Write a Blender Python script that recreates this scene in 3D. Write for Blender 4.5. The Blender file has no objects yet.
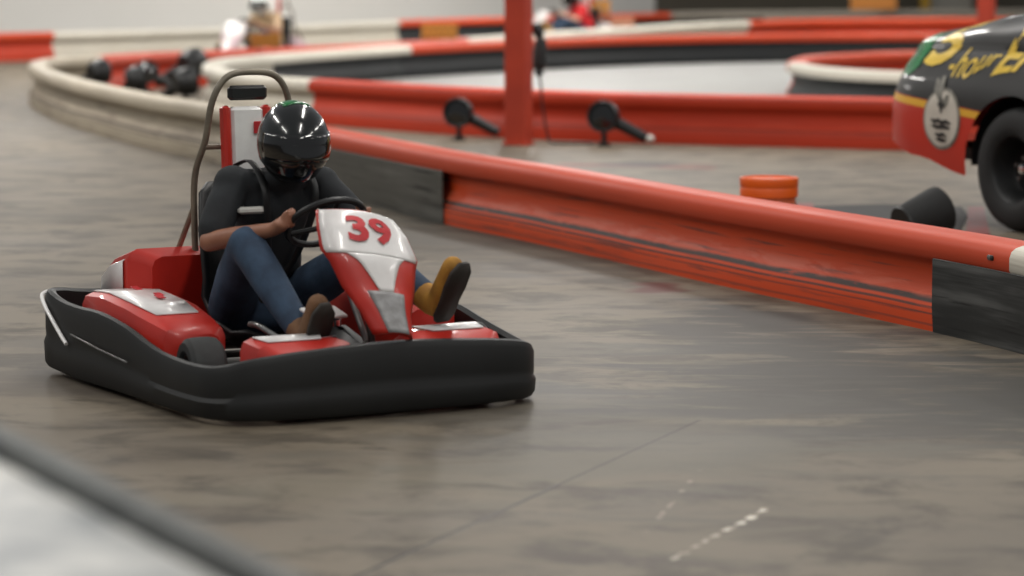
import bpy, math, random
from mathutils import Vector, Matrix
random.seed(7)
R = math.radians
# ---------------------------------------------------------------- camera numbers
FPX, CAMH = 3000.0, 1.78
PITCH = math.atan(333/3000)
cP, sP = math.cos(PITCH), math.sin(PITCH)
def P(px, py, z=0.0):
    """place in the hall seen at a pixel, on the horizontal plane z"""
    a = (px-512)/FPX; b = (288-py)/FPX
    dy = cP+b*sP; dz = -sP+b*cP
    t = (z-CAMH)/dz
    return Vector((a*t, dy*t, z))
sc = bpy.context.scene
COL = sc.collection

# ---------------------------------------------------------------- materials
def s2l(c):
    return tuple((v/255/12.92 if v/255 <= .04045 else ((v/255+.055)/1.055)**2.4) for v in c)
class NT:
    def __init__(s, m): s.t = m.node_tree; s.n = s.t.nodes; s.l = s.t.links
    def link(s, a, b): s.l.new(a, b)
    def val(s, sock, v):
        if isinstance(v, (int, float)): sock.default_value = v
        elif isinstance(v, tuple): sock.default_value = v if len(v) == len(sock.default_value) else v+(1,)
        else: s.link(v, sock)
    def math(s, op, a, b=0.0, c=0.0, clamp=False):
        n = s.n.new('ShaderNodeMath'); n.operation = op; n.use_clamp = clamp
        s.val(n.inputs[0], a); s.val(n.inputs[1], b); s.val(n.inputs[2], c)
        return n.outputs[0]
    def mix(s, f, a, b):
        n = s.n.new('ShaderNodeMix'); n.data_type = 'RGBA'
        s.val(n.inputs[0], f); s.val(n.inputs[6], a if not isinstance(a, tuple) else a+(1,) if len(a) == 3 else a)
        s.val(n.inputs[7], b if not isinstance(b, tuple) else b+(1,) if len(b) == 3 else b)
        return n.outputs[2]
    def noise(s, vec, scale, detail=4, rough=.55, dist=0.0):
        n = s.n.new('ShaderNodeTexNoise'); s.link(vec, n.inputs['Vector'])
        n.inputs['Scale'].default_value = scale; n.inputs['Detail'].default_value = detail
        n.inputs['Roughness'].default_value = rough; n.inputs['Distortion'].default_value = dist
        return n.outputs['Fac']
    def mapping(s, vec, scale=(1, 1, 1), rot=(0, 0, 0), loc=(0, 0, 0)):
        n = s.n.new('ShaderNodeMapping'); s.link(vec, n.inputs[0])
        n.inputs['Scale'].default_value = scale; n.inputs['Rotation'].default_value = rot
        n.inputs['Location'].default_value = loc
        return n.outputs[0]
    def coord(s, which='Object'):
        return s.n.new('ShaderNodeTexCoord').outputs[which]
    def sep(s, v):
        n = s.n.new('ShaderNodeSeparateXYZ'); s.link(v, n.inputs[0]); return n.outputs
    def smooth(s, x, a, b):
        n = s.n.new('ShaderNodeMapRange'); n.interpolation_type = 'SMOOTHSTEP'
        s.val(n.inputs[0], x); n.inputs[1].default_value = a; n.inputs[2].default_value = b
        return n.outputs[0]
    def bump(s, h, strength=.3, dist=.01):
        n = s.n.new('ShaderNodeBump'); s.link(h, n.inputs['Height'])
        n.inputs['Strength'].default_value = strength; n.inputs['Distance'].default_value = dist
        return n.outputs[0]
def newmat(name):
    m = bpy.data.materials.new(name); m.use_nodes = True
    nt = NT(m); return m, nt, m.node_tree.nodes['Principled BSDF']
def mat(name, c, rough=.5, c2=None, scale=8.0, metal=0.0, coat=0.0, bump=0.0, amt=.5):
    m, nt, b = newmat(name)
    c = s2l(c); c2 = s2l(c2) if c2 else tuple(v*.72 for v in c)
    o = nt.coord()
    f = nt.noise(o, scale, 5)
    fr = nt.smooth(f, .5-amt*.4, .5+amt*.4)
    nt.link(nt.mix(fr, c2, c), b.inputs['Base Color'])
    nt.link(nt.math('ADD', nt.math('MULTIPLY', f, .2), rough-.1, clamp=True), b.inputs['Roughness'])
    b.inputs['Metallic'].default_value = metal
    b.inputs['Coat Weight'].default_value = coat
    if bump: nt.link(nt.bump(f, bump), b.inputs['Normal'])
    return m

def barrier_mat(name, base, groove, scuff, wear=.5, cap=False):
    m, nt, b = newmat(name)
    uv = nt.coord('UV')
    x, y, _ = nt.sep(uv)
    st = nt.noise(nt.mapping(uv, (1.1, 34, 1)), 1.0, 5, .6)
    st2 = nt.noise(nt.mapping(uv, (.5, 9, 1)), 1.0, 4, .6)
    bl = nt.noise(nt.mapping(uv, (2.2, 14, 1), loc=(3, 1, 0)), 1.0, 6, .65, .6)
    big = nt.noise(nt.mapping(uv, (.35, 1.2, 1)), 1.0, 2)
    col = nt.mix(nt.smooth(big, .3, .7), s2l(base), tuple(v*.86 for v in s2l(base)))
    col = nt.mix(nt.math('MULTIPLY', nt.smooth(st2, .45, .75), wear*.55), col, s2l(scuff))
    col = nt.mix(nt.math('MULTIPLY', nt.smooth(st, .52, .74), wear), col, s2l(groove))
    if not cap:
        # rubbed lines left by the kart bumpers along the lower bulge
        wob = nt.math('MULTIPLY', nt.math('SUBTRACT', nt.noise(nt.mapping(uv, (.5, .2, 1)), 1.0, 2), .5), .03)
        yy = nt.math('ADD', y, wob)
        for c0, w, a in ((.150, .021, 1.0), (.112, .009, .85), (.083, .006, .6), (.03, .008, .5)):
            d = nt.math('ABSOLUTE', nt.math('SUBTRACT', yy, c0))
            ln = nt.math('SUBTRACT', 1.0, nt.smooth(d, w*.45, w))
            ln = nt.math('MULTIPLY', ln, nt.smooth(bl, .27, .42))
            col = nt.mix(nt.math('MULTIPLY', ln, a*min(1, wear*1.6)), col, s2l(groove))
        d = nt.math('ABSOLUTE', nt.math('SUBTRACT', yy, .2))
        ln = nt.math('MULTIPLY', nt.math('SUBTRACT', 1.0, nt.smooth(d, .02, .055)), nt.smooth(bl, .45, .6))
        col = nt.mix(nt.math('MULTIPLY', ln, wear*.8), col, s2l(scuff))
        d = nt.math('ABSOLUTE', nt.math('SUBTRACT', yy, .385))
        ln = nt.math('MULTIPLY', nt.math('SUBTRACT', 1.0, nt.smooth(d, .005, .02)), nt.smooth(bl, .45, .6))
        col = nt.mix(nt.math('MULTIPLY', ln, wear*1.1), col, s2l(groove))
    nt.link(col, b.inputs['Base Color'])
    nt.link(nt.math('ADD', nt.math('MULTIPLY', st2, .3), .42), b.inputs['Roughness']); b.inputs['Specular IOR Level'].default_value = .3
    nt.link(nt.bump(st2, .12, .004), b.inputs['Normal'])
    return m

M = {}
M['bar_red'] = barrier_mat('barrier red plastic', (208, 70, 20), (66, 54, 50), (208, 98, 70), .9)
M['bar_red_far'] = barrier_mat('barrier clean red plastic', (190, 54, 24), (110, 40, 26), (198, 76, 50), .35)
M['cap_red'] = barrier_mat('barrier red top plastic', (196, 68, 34), (172, 58, 32), (206, 92, 64), .4, True)
M['cap_pale'] = barrier_mat('barrier faded red top plastic', (200, 84, 66), (176, 66, 52), (212, 112, 94), .5, True)
M['bar_white'] = barrier_mat('barrier dirty white plastic', (172, 160, 140), (84, 74, 64), (134, 122, 106), 1.25)
M['bar_white_far'] = barrier_mat('barrier cream plastic', (206, 200, 186), (140, 128, 112), (186, 174, 156), .45)
M['cap_white'] = barrier_mat('barrier cream top plastic', (212, 206, 192), (150, 140, 124), (190, 180, 164), .5, True)
M['cap_dirty'] = barrier_mat('barrier dirty cream top plastic', (182, 171, 152), (112, 100, 86), (148, 136, 120), 1.0, True)
M['bar_grey'] = barrier_mat('barrier pale grey plastic', (168, 160, 148), (120, 112, 100), (184, 176, 160), .4)
M['rubber_face'] = barrier_mat('barrier black rubber facing', (32, 34, 35), (24, 25, 25), (44, 46, 46), .4, True)
M['rubber_mat'] = barrier_mat('scuffed rubber mat', (42, 43, 42), (20, 20, 20), (116, 116, 114), 1.2, True)
M['rubber_mat2'] = barrier_mat('greyed rubber mat', (78, 76, 70), (40, 38, 34), (124, 122, 116), 1.1, True)
M['fg_white'] = mat('mottled white painted panel', (236, 234, 228), .4, (150, 154, 156), 4.5, amt=.45)
M['fg_grey'] = mat('grey barrier edge', (112, 114, 112), .6, (84, 86, 84), 5)
M['post_red'] = mat('post red paint', (184, 58, 30), .6, (168, 50, 26), 3, amt=.4)
M['wall_white'] = mat('white painted wall', (236, 234, 229), .7, (228, 226, 220), .25, amt=.9)
M['wall_grey'] = mat('grey wall panel', (222, 219, 214), .7, (208, 205, 200), .25, amt=.9)
M['wall_dark'] = mat('dark taupe wall', (84, 78, 66), .7, (74, 68, 58), .3)
M['door_pale'] = mat('pale roller door', (172, 168, 158), .6, (158, 154, 146), .4)
M['yellow'] = mat('bollard yellow paint', (196, 156, 40), .5, (170, 130, 30), 3)
M['sign_ochre'] = mat('ochre sign board', (176, 118, 40), .7, (150, 96, 30), 4)
def print_mat(name, c, c2):
    m, nt, b = newmat(name)
    n = nt.n.new('ShaderNodeTexBrick'); nt.link(nt.mapping(nt.coord(), (1, 0, 1), (R(90), 0, 0)), n.inputs[0])
    n.inputs['Color1'].default_value = s2l(c2)+(1,); n.inputs['Color2'].default_value = s2l(c2)+(1,); n.inputs['Mortar'].default_value = s2l(c)+(1,)
    n.inputs['Scale'].default_value = 1; n.inputs['Mortar Size'].default_value = .02; n.inputs['Brick Width'].default_value = .09; n.inputs['Row Height'].default_value = .085
    nt.link(n.outputs[0], b.inputs['Base Color']); b.inputs['Roughness'].default_value = .7
    return m
M['sign_print'] = print_mat('ochre printed board', (176, 118, 40), (140, 88, 30))
M['sign_print2'] = print_mat('orange printed board', (206, 136, 60), (180, 106, 44))
M['sign_orange'] = mat('orange sign board', (206, 130, 60), .6, (190, 110, 44), 4)
M['sign_pink'] = mat('faded brown board', (176, 120, 96), .7, (160, 106, 80), 4)
M['black'] = mat('black plastic', (20, 21, 22), .5, (15, 15, 16), 6)
M['blackkart'] = mat('black kart plastic', (24, 25, 25), .55, (18, 18, 18), 3, bump=.05)
M['gloss_black'] = mat('glossy black shell', (22, 24, 24), .18, (18, 18, 18), 4, coat=.8)
M['visor'] = mat('dark visor', (18, 17, 17), .12, (14, 12, 12), 4, coat=1)
M['green_gloss'] = mat('glossy green paint', (30, 120, 62), .25, (24, 90, 48), 5, coat=.5)
M['tyre'] = mat('tyre rubber', (30, 31, 31), .8, (22, 22, 22), 14, bump=.1)
M['tyre_grey'] = mat('dusty tyre rubber', (52, 54, 54), .8, (38, 38, 38), 14, bump=.1)
M['steel'] = mat('bare steel', (150, 150, 148), .35, (110, 110, 108), 10, metal=.9)
M['chrome'] = mat('chrome', (230, 230, 232), .12, (200, 200, 200), 6, metal=1)
M['darksteel'] = mat('dark frame steel', (60, 58, 54), .45, (44, 42, 40), 8, metal=.5)
M['bronze'] = mat('worn roll bar steel', (136, 128, 112), .5, (108, 100, 88), 8, metal=.2)
M['kart_red'] = mat('kart red bodywork', (190, 38, 24), .45, (172, 32, 20), 4, coat=.15)
M['kart_white'] = mat('kart white bodywork', (232, 230, 228), .35, (214, 210, 208), 6, coat=.3)
M['sticker_grey'] = mat('grey sticker print', (150, 150, 150), .5, (120, 118, 118), 20)
M['ink_red'] = mat('red number ink', (196, 36, 44), .5)
M['shirt'] = mat('charcoal cotton', (40, 43, 46), .9, (30, 32, 35), 9, bump=.3)
M['shirt_red'] = mat('red cotton', (206, 40, 44), .9, (186, 32, 36), 9)
M['shirt_tan'] = mat('tan and plum cotton', (214, 190, 140), .9, (170, 140, 120), 2.0)
M['jeans'] = mat('blue denim', (54, 74, 96), .9, (38, 54, 74), 10, bump=.3)
M['skin'] = mat('skin', (156, 108, 84), .55, (140, 92, 70), 10)
M['skin_pale'] = mat('light skin', (214, 164, 140), .55, (200, 150, 124), 10)
M['boot'] = mat('ochre suede', (178, 132, 50), .85, (150, 106, 40), 12, bump=.3)
M['boot_brown'] = mat('brown suede', (118, 86, 60), .85, (96, 68, 46), 12, bump=.3)
M['seat'] = mat('black seat plastic', (26, 27, 28), .5, (20, 20, 21), 6)
M['bucket'] = mat('orange bucket plastic', (232, 100, 28), .4, (218, 88, 22), 5)
M['bucket_pale'] = mat('pale orange bucket plastic', (224, 120, 84), .4, (212, 106, 70), 5)
M['white'] = mat('white lettering', (224, 222, 214), .5)
M['gold'] = mat('yellow lettering', (214, 182, 50), .4, (200, 166, 44), 6)
M['ink_black'] = mat('black lettering', (28, 28, 26), .5)
M['logo_grey'] = mat('grey emblem figure', (130, 128, 118), .5, (90, 88, 80), 20)
M['logo_white'] = mat('off white emblem disc', (196, 190, 178), .5, (180, 174, 162), 8)
M['sole'] = mat('dark boot sole', (44, 38, 32), .8)
M['helmet_pale'] = mat('pale helmet shell', (214, 222, 216), .25, (200, 210, 204), 5, coat=.4)
M['dark_cloth'] = mat('black floor mat', (26, 24, 23), .8, (20, 18, 17), 6)
M['red_cloth'] = mat('dark red floor paint', (130, 40, 36), .6, (100, 34, 30), 5)

def floor_mat():
    m, nt, b = newmat('worn sealed concrete')
    o = nt.coord()
    ang = R(20)          # the track's wear runs with the barrier
    big = nt.noise(o, .22, 3, .5, .4)
    mid = nt.noise(nt.mapping(o, (.8, 1, 1), (0, 0, R(20))), .8, 7, .62, .5)
    smear = nt.noise(nt.mapping(o, (.4, 1.6, 1), (0, 0, R(35))), 2.6, 6, .6, .8)
    fine = nt.noise(nt.mapping(o, (.75, 1.0, 1), (0, 0, R(24))), 2.8, 9, .66, .4)
    grit = nt.noise(o, 26, 4, .6)
    col = nt.mix(nt.smooth(big, .3, .7), s2l((92, 83, 70)), s2l((112, 102, 88)))
    col = nt.mix(nt.math('MULTIPLY', nt.smooth(mid, .35, .7), .5), col, s2l((126, 116, 100)))
    col = nt.mix(nt.math('MULTIPLY', nt.smooth(fine, .44, .64), .8), col, s2l((60, 53, 44)))
    col = nt.mix(nt.math('MULTIPLY', nt.smooth(grit, .55, .8), .16), col, s2l((66, 62, 56)))
    x, y, _ = nt.sep(o)
    def blob(p, rx, ry, ang, soft=.45, warp=1.3):
        dx = nt.math('SUBTRACT', x, p[0]); dy = nt.math('SUBTRACT', y, p[1])
        c, s_ = math.cos(ang), math.sin(ang)
        u = nt.math('DIVIDE', nt.math('ADD', nt.math('MULTIPLY', dx, c), nt.math('MULTIPLY', dy, s_)), rx)
        v = nt.math('DIVIDE', nt.math('SUBTRACT', nt.math('MULTIPLY', dy, c), nt.math('MULTIPLY', dx, s_)), ry)
        d = nt.math('SQRT', nt.math('ADD', nt.math('MULTIPLY', u, u), nt.math('MULTIPLY', v, v)))
        d = nt.math('ADD', d, nt.math('MULTIPLY', nt.math('SUBTRACT', fine, .5), warp*2))
        d = nt.math('ADD', d, nt.math('MULTIPLY', nt.math('SUBTRACT', mid, .5), warp*2))
        d = nt.math('ADD', d, nt.math('MULTIPLY', nt.math('SUBTRACT', smear, .5), warp*3))
        return nt.math('SUBTRACT', 1.0, nt.smooth(d, 1-soft, 1+soft))
    # rubber laid down by the karts, oil and paint
    for (px, py, rx, ry, a, k, c) in (
            (860, 385, .9, 1.3, 0, .5, (84, 80, 74)), (760, 322, .28, .8, R(10), .55, (82, 78, 72)),
            (655, 287, .12, .20, 0, .6, (120, 62, 54)), (470, 240, .9, 1.6, R(20), .35, (92, 88, 80)),
            (990, 400, .5, .8, R(20), .4, (80, 76, 70)), (900, 305, .4, 1.0, 0, .3, (90, 84, 78)),
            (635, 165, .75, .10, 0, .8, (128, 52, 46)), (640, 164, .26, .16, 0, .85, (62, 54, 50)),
            (380, 350, 1.5, .5, 0, .25, (96, 92, 84)), (120, 390, .9, .35, R(-25), .35, (112, 100, 88)),
            (790, 395, .5, .5, R(30), .5, (84, 78, 70)), (690, 330, .35, .35, 0, .5, (84, 78, 70)), (900, 430, .5, .3, 0, .4, (88, 82, 74)),
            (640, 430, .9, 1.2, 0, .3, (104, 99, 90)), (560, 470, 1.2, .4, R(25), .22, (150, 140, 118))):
        col = nt.mix(nt.math('MULTIPLY', blob(P(px, py), rx, ry, a), min(1, k*1.9)), col, s2l(tuple(v*.72 for v in c)))
    # saw-cut joint
    def line(p, q, w, k, c, br=0.0):
        nonlocal col
        d = (q-p); L = d.length; d /= L
        dx = nt.math('SUBTRACT', x, p[0]); dy = nt.math('SUBTRACT', y, p[1])
        al = nt.math('ADD', nt.math('MULTIPLY', dx, d[0]), nt.math('MULTIPLY', dy, d[1]))
        ac = nt.math('SUBTRACT', nt.math('MULTIPLY', dy, d[0]), nt.math('MULTIPLY', dx, d[1]))
        ac = nt.math('ADD', ac, nt.math('MULTIPLY', nt.math('SUBTRACT', grit, .5), w*1.2))
        f = nt.math('SUBTRACT', 1.0, nt.smooth(nt.math('ABSOLUTE', ac), w*.4, w))
        f = nt.math('MULTIPLY', f, nt.math('GREATER_THAN', al, 0.0))
        f = nt.math('MULTIPLY', f, nt.math('LESS_THAN', al, L))
        if br: f = nt.math('MULTIPLY', f, nt.smooth(nt.noise(o, br, 4), .5, .56))
        col = nt.mix(nt.math('MULTIPLY', f, k), col, s2l(c))
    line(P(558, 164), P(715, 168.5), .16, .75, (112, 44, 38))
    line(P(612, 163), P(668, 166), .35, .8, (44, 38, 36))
    line(P(560, 484), P(700, 420), .012, .5, (38, 34, 30))
    line(P(345, 582), P(560, 484), .014, 1.0, (48, 44, 40))
    line(P(345, 584), P(560, 483), .006, .4, (140, 132, 120))
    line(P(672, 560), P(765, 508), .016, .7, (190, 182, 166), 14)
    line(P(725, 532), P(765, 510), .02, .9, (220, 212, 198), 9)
    line(P(1010, 340), P(860, 372), .02, .5, (70, 66, 60), 3)
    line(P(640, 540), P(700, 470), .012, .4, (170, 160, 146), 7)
    nt.link(col, b.inputs['Base Color'])
    nt.link(nt.math('ADD', nt.math('MULTIPLY', mid, .2), .5), b.inputs['Roughness']); b.inputs['Specular IOR Level'].default_value = .25
    nt.link(nt.bump(grit, .08, .003), b.inputs['Normal'])
    return m
M['floor'] = floor_mat()
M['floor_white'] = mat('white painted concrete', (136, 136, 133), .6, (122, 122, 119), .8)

# ---------------------------------------------------------------- mesh helpers
class MB:
    def __init__(s): s.v = []; s.f = []; s.uv = {}; s.mi = []
    def add(s, vs, fs, mi=0):
        o = len(s.v); s.v += [tuple(p) for p in vs]
        for f in fs: s.f.append(tuple(o+i for i in f)); s.mi.append(mi)
        return o
    def loft(s, rings, closed=True, cap=True, mi=0):
        n = len(rings[0]); o = len(s.v)
        for r in rings: s.v += [tuple(p) for p in r]
        m = n if closed else n-1
        for i in range(len(rings)-1):
            for j in range(m):
                a = o+i*n+j; b = o+i*n+(j+1) % n
                s.f.append((a, b, b+n, a+n)); s.mi.append(mi)
        if cap and closed:
            s.f.append(tuple(o+j for j in range(n))[::-1]); s.mi.append(mi)
            e = o+(len(rings)-1)*n
            s.f.append(tuple(e+j for j in range(n))); s.mi.append(mi)
        return s
    def tube(s, pts, rad, n=12, mi=0, flat=None):
        pts = [Vector(p) for p in pts]
        if not isinstance(rad, (list, tuple)): rad = [rad]*len(pts)
        rings = []; up = None
        for i, p in enumerate(pts):
            t = (pts[min(i+1, len(pts)-1)]-pts[max(i-1, 0)]).normalized()
            if up is None:
                a = Vector((0, 0, 1)) if abs(t.z) < .9 else Vector((1, 0, 0))
                up = (a-t*a.dot(t)).normalized()
            else:
                up = (up-t*up.dot(t)).normalized()
            sd = t.cross(up); r = rad[i]; k = flat or 1.0
            rings.append([p+(up*math.sin(q)*k+sd*math.cos(q))*r for q in [2*math.pi*j/n for j in range(n)]])
        return s.loft(rings, mi=mi)
    def ball(s, c, r, n=14, m=9, rot=None, mi=0):
        if not isinstance(r, (list, tuple)): r = (r, r, r)
        rings = []
        for i in range(m+1):
            th = math.pi*(.02+.96*i/m)
            ring = []
            for j in range(n):
                a = 2*math.pi*j/n
                q = Vector((r[0]*math.sin(th)*math.cos(a), r[1]*math.sin(th)*math.sin(a), -r[2]*math.cos(th)))
                if rot: q = rot @ q
                ring.append(Vector(c)+q)
            rings.append(ring)
        return s.loft(rings, mi=mi)
    def box(s, c, d, rot=None, bev=.12, mi=0):
        """box with chamfered vertical profile; c centre, d full sizes"""
        b = min(d)*bev; hx, hy, hz = d[0]/2, d[1]/2, d[2]/2
        def ring(z, k):
            x, y = hx-k, hy-k
            pts = [(x, -y+b), (x, y-b), (x-b, y), (-x+b, y), (-x, y-b), (-x, -y+b), (-x+b, -y), (x-b, -y)]
            out = []
            for p in pts:
                q = Vector((p[0], p[1], z))
                if rot: q = rot @ q
                out.append(Vector(c)+q)
            return out
        return s.loft([ring(-hz, b), ring(-hz+b, 0), ring(hz-b, 0), ring(hz, b)], mi=mi)
    def lathe(s, prof, c=(0, 0, 0), rot=None, n=28, mi=0, cap=True):
        rings = []
        for r, z in prof:
            ring = []
            for j in range(n):
                a = 2*math.pi*j/n
                q = Vector((r*math.cos(a), r*math.sin(a), z))
                if rot: q = rot @ q
                ring.append(Vector(c)+q)
            rings.append(ring)
        return s.loft(rings, cap=cap, mi=mi)
    def build(s, name, mats, parent=None, smooth=35, mods=None, thick=None):
        me = bpy.data.meshes.new(name); me.from_pydata(s.v, [], s.f)
        if not isinstance(mats, (list, tuple)): mats = [mats]
        for m in mats: me.materials.append(m)
        for p, mi in zip(me.polygons, s.mi): p.material_index = mi
        import bmesh
        bm = bmesh.new(); bm.from_mesh(me); bmesh.ops.recalc_face_normals(bm, faces=bm.faces); bm.to_mesh(me); bm.free()
        if smooth:
            me.polygons.foreach_set('use_smooth', [True]*len(me.polygons))
            me.set_sharp_from_angle(angle=R(smooth))
        o = bpy.data.objects.new(name, me); COL.objects.link(o)
        if parent: o.parent = parent
        if thick:
            md = o.modifiers.new('Solidify', 'SOLIDIFY'); md.thickness = thick; md.offset = 0
        return o
def remesh(o, vox, it=3):
    md = o.modifiers.new('Remesh', 'REMESH'); md.mode = 'VOXEL'; md.voxel_size = vox; md.use_smooth_shade = True
    md = o.modifiers.new('Smooth', 'SMOOTH'); md.iterations = it; md.factor = .5
    return o
def tag(o, label=None, cat=None, group=None, kind=None):
    if label: o['label'] = label
    if cat: o['category'] = cat
    if group: o['group'] = group
    if kind: o['kind'] = kind
    return o
def empty(name, loc, rz=0, label=None, cat=None, group=None, kind=None):
    o = bpy.data.objects.new(name, None); COL.objects.link(o)
    o.location = loc; o.rotation_euler = (0, 0, rz); o.empty_display_size = .1
    return tag(o, label, cat, group, kind)
def copy_tree(o, parent=None):
    c = o.copy(); COL.objects.link(c); c.parent = parent
    for ch in list(o.children): copy_tree(ch, c)
    return c
def crom(pts, n=8):
    out = []; N = len(pts)
    for i in range(N-1):
        p0 = pts[max(i-1, 0)]; p1 = pts[i]; p2 = pts[i+1]; p3 = pts[min(i+2, N-1)]
        for k in range(n):
            t = k/n
            out.append(.5*((2*p1)+(p2-p0)*t+(2*p0-5*p1+4*p2-p3)*t*t+(3*p1-p0-3*p2+p3)*t**3))
    out.append(pts[-1].copy()); return out
def text_mesh(txt, size=1.0, shear=0.0, bold=.0, space=1.0):
    cu = bpy.data.curves.new('lettering', 'FONT'); cu.body = txt; cu.size = size; cu.shear = shear
    cu.offset = bold; cu.space_character = space; cu.align_x = 'LEFT'; cu.resolution_u = 3
    o = bpy.data.objects.new('lettering', cu); COL.objects.link(o)
    bpy.context.view_layer.update()
    me = bpy.data.meshes.new_from_object(o.evaluated_get(bpy.context.evaluated_depsgraph_get()))
    bpy.data.objects.remove(o); bpy.data.curves.remove(cu)
    import bmesh
    bm = bmesh.new(); bm.from_mesh(me)
    bmesh.ops.triangulate(bm, faces=bm.faces)
    for _ in range(2):
        long = [e for e in bm.edges if e.calc_length() > size*.14]
        if long: bmesh.ops.subdivide_edges(bm, edges=long, cuts=1); bmesh.ops.triangulate(bm, faces=bm.faces)
    vs = [v.co.copy() for v in bm.verts]; bm.verts.index_update()
    fs = [tuple(v.index for v in f.verts) for f in bm.faces]
    bm.free(); bpy.data.meshes.remove(me)
    return vs, fs

# ---------------------------------------------------------------- setting
mb = MB(); mb.add([(-40, -6, 0), (40, -6, 0), (40, 90, 0), (-40, 90, 0)], [(0, 1, 2, 3)])
tag(mb.build('floor', M['floor'], smooth=0), kind='structure')
def wall(name, p, q, m, h=7.0, th=.2, z0=0):
    p = Vector(p); q = Vector(q); d = (q-p); L = d.length; a = math.atan2(d.y, d.x)
    b = MB(); b.box((L/2, th/2, z0+h/2), (L, th, h), bev=.02)
    o = b.build(name, m, smooth=0); o.location = (p.x, p.y, 0); o.rotation_euler = (0, 0, a)
    return tag(o, kind='structure')
W0, W1, W2, W3 = P(-260, 54), P(505, 30), P(655, 26), P(1250, 20)
W0 = W0+(W0-W1).normalized()*26
wall('wall_left', W0, W1, M['wall_white'])
wall('wall_back', W1, W2, M['wall_grey'])
wall('wall_right', W2, W3, M['wall_dark'])
wd = (W3-W2).normalized(); wn = Vector((wd.y, -wd.x, 0))
def on_wall(px):
    # where the ray at this pixel column meets the dark wall's foot
    k = (px-512)/FPX
    # approx: x = k*y*(1/cos) solve along the wall
    best = min((abs((W2+wd*t).x/((W2+wd*t).y*1.006)-k), t) for t in [i*.02 for i in range(900)])
    return W2+wd*best[1]
a = on_wall(918); b_ = on_wall(965)
dm = MB(); dm.box((0, 0, 1.6), ((b_-a).length, .08, 3.2), bev=.1)
for i in range(9): dm.box((0, -.05, .25+i*.35), ((b_-a).length*.96, .03, .05), bev=.1)
o = dm.build('door_1', M['door_pale']); o.location = (a+b_)/2+wn*.1; o.rotation_euler = (0, 0, math.atan2(wd.y, wd.x))
tag(o, kind='structure')

# ---------------------------------------------------------------- barriers
FACE = [(.115, 0), (.115, .095), (.108, .125), (.075, .19), (.055, .215), (.05, .3), (.058, .335), (.07, .355)]
CAPP = [(.07, .352), (.118, .356), (.128, .372), (.128, .43), (.118, .458), (.095, .476), (.06, .486), (0, .488)]
FACE = [(a, b*.975) for a, b in FACE]; CAPP = [(a, b*.975) for a, b in CAPP]
def profile(half):
    return half+[(-o, z) for o, z in half[::-1]][(1 if half[-1][0] == 0 else 0):]
def sweep(path, prof, i0, i1, closed_ends=True):
    mb = MB(); pts = path[i0:i1+1]
    us = [0.0]
    for i in range(1, len(path)): us.append(us[-1]+(path[i]-path[i-1]).length)
    vv = [0.0]
    for i in range(1, len(prof)):
        vv.append(vv[-1]+math.hypot(prof[i][0]-prof[i-1][0], prof[i][1]-prof[i-1][1]))
    half = vv[-1]/2
    vv = [v if v <= half+1e-6 else 2*half-v for v in vv]
    rings = []
    for i in range(i0, i1+1):
        t = (path[min(i+1, len(path)-1)]-path[max(i-1, 0)]).normalized()
        n = Vector((-t.y, t.x, 0))
        rings.append([path[i]+n*o+Vector((0, 0, z)) for o, z in prof])
    n = len(prof)
    for r in rings: mb.v += [tuple(p) for p in r]
    uvs = []
    for i in range(len(rings)-1):
        for j in range(n-1):
            mb.f.append((i*n+j, i*n+j+1, (i+1)*n+j+1, (i+1)*n+j)); mb.mi.append(0)
            uvs.append([(us[i0+i], vv[j]), (us[i0+i], vv[j+1]), (us[i0+i+1], vv[j+1]), (us[i0+i+1], vv[j])])
    if closed_ends:
        for k in (0, len(rings)-1):
            mb.f.append(tuple(k*n+j for j in range(n))); mb.mi.append(0)
            uvs.append([(us[i0+k]+prof[j][0], prof[j][1]) for j in range(n)])
    return mb, uvs
def sweep_obj(name, path, prof, i0, i1, m, parent, base):
    mb, uvs = sweep(path, prof, i0, i1)
    me = bpy.data.meshes.new(name)
    me.from_pydata([tuple(Vector(p)-base) for p in mb.v], [], mb.f); me.materials.append(m)
    uvl = me.uv_layers.new(name='UVMap')
    k = 0
    for poly, uu in zip(me.polygons, uvs):
        for li, uv in zip(poly.loop_indices, uu): uvl.data[li].uv = uv
    me.polygons.foreach_set('use_smooth', [True]*len(me.polygons)); me.set_sharp_from_angle(angle=R(40))
    import bmesh
    bm = bmesh.new(); bm.from_mesh(me); bmesh.ops.recalc_face_normals(bm, faces=bm.faces); bm.to_mesh(me); bm.free()
    o = bpy.data.objects.new(name, me); COL.objects.link(o); o.parent = parent
    return o
def make_path(pix, shift=.115, n=22, steps=.35):
    pts = crom([P(a, b) for a, b in pix], n)
    out = []
    for i, p in enumerate(pts):
        t = (pts[min(i+1, len(pts)-1)]-pts[max(i-1, 0)]).normalized()
        nn = Vector((-t.y, t.x, 0))
        out.append(p-nn*shift)
    # drop points that crowd
    res = [out[0]]
    for p in out[1:]:
        if (p-res[-1]).length > .12: res.append(p)
    return res
def near_i(path, px, py, rng=None):
    q = P(px, py)
    rng = rng or range(len(path))
    return min(rng, key=lambda i: (path[i]-q).length)
def section(path, i0, i1, bm, cm, label, gap=True):
    base = path[(i0+i1)//2].copy(); base.z = 0
    root = empty('track_barrier', base, 0, label, 'barrier', None)
    sweep_obj('barrier_body', path, profile(FACE), i0, i1, bm, root, base)
    sweep_obj('top_rail', path, profile(CAPP), i0, i1, cm, root, base)
    return root
def mat_panel(path, i0, i1, m, parent, z0=.001, z1=.35, name='rubber_panel'):
    base = parent.location.copy()
    prof = [(.118, z0), (.128, z0), (.136, .12), (.136, .28), (.136, z1), (.13, z1+.004), (.122, z1), (.122, .2)]
    o = sweep_obj(name, path, prof, i0, i1, m, parent, base)
    return o

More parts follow.
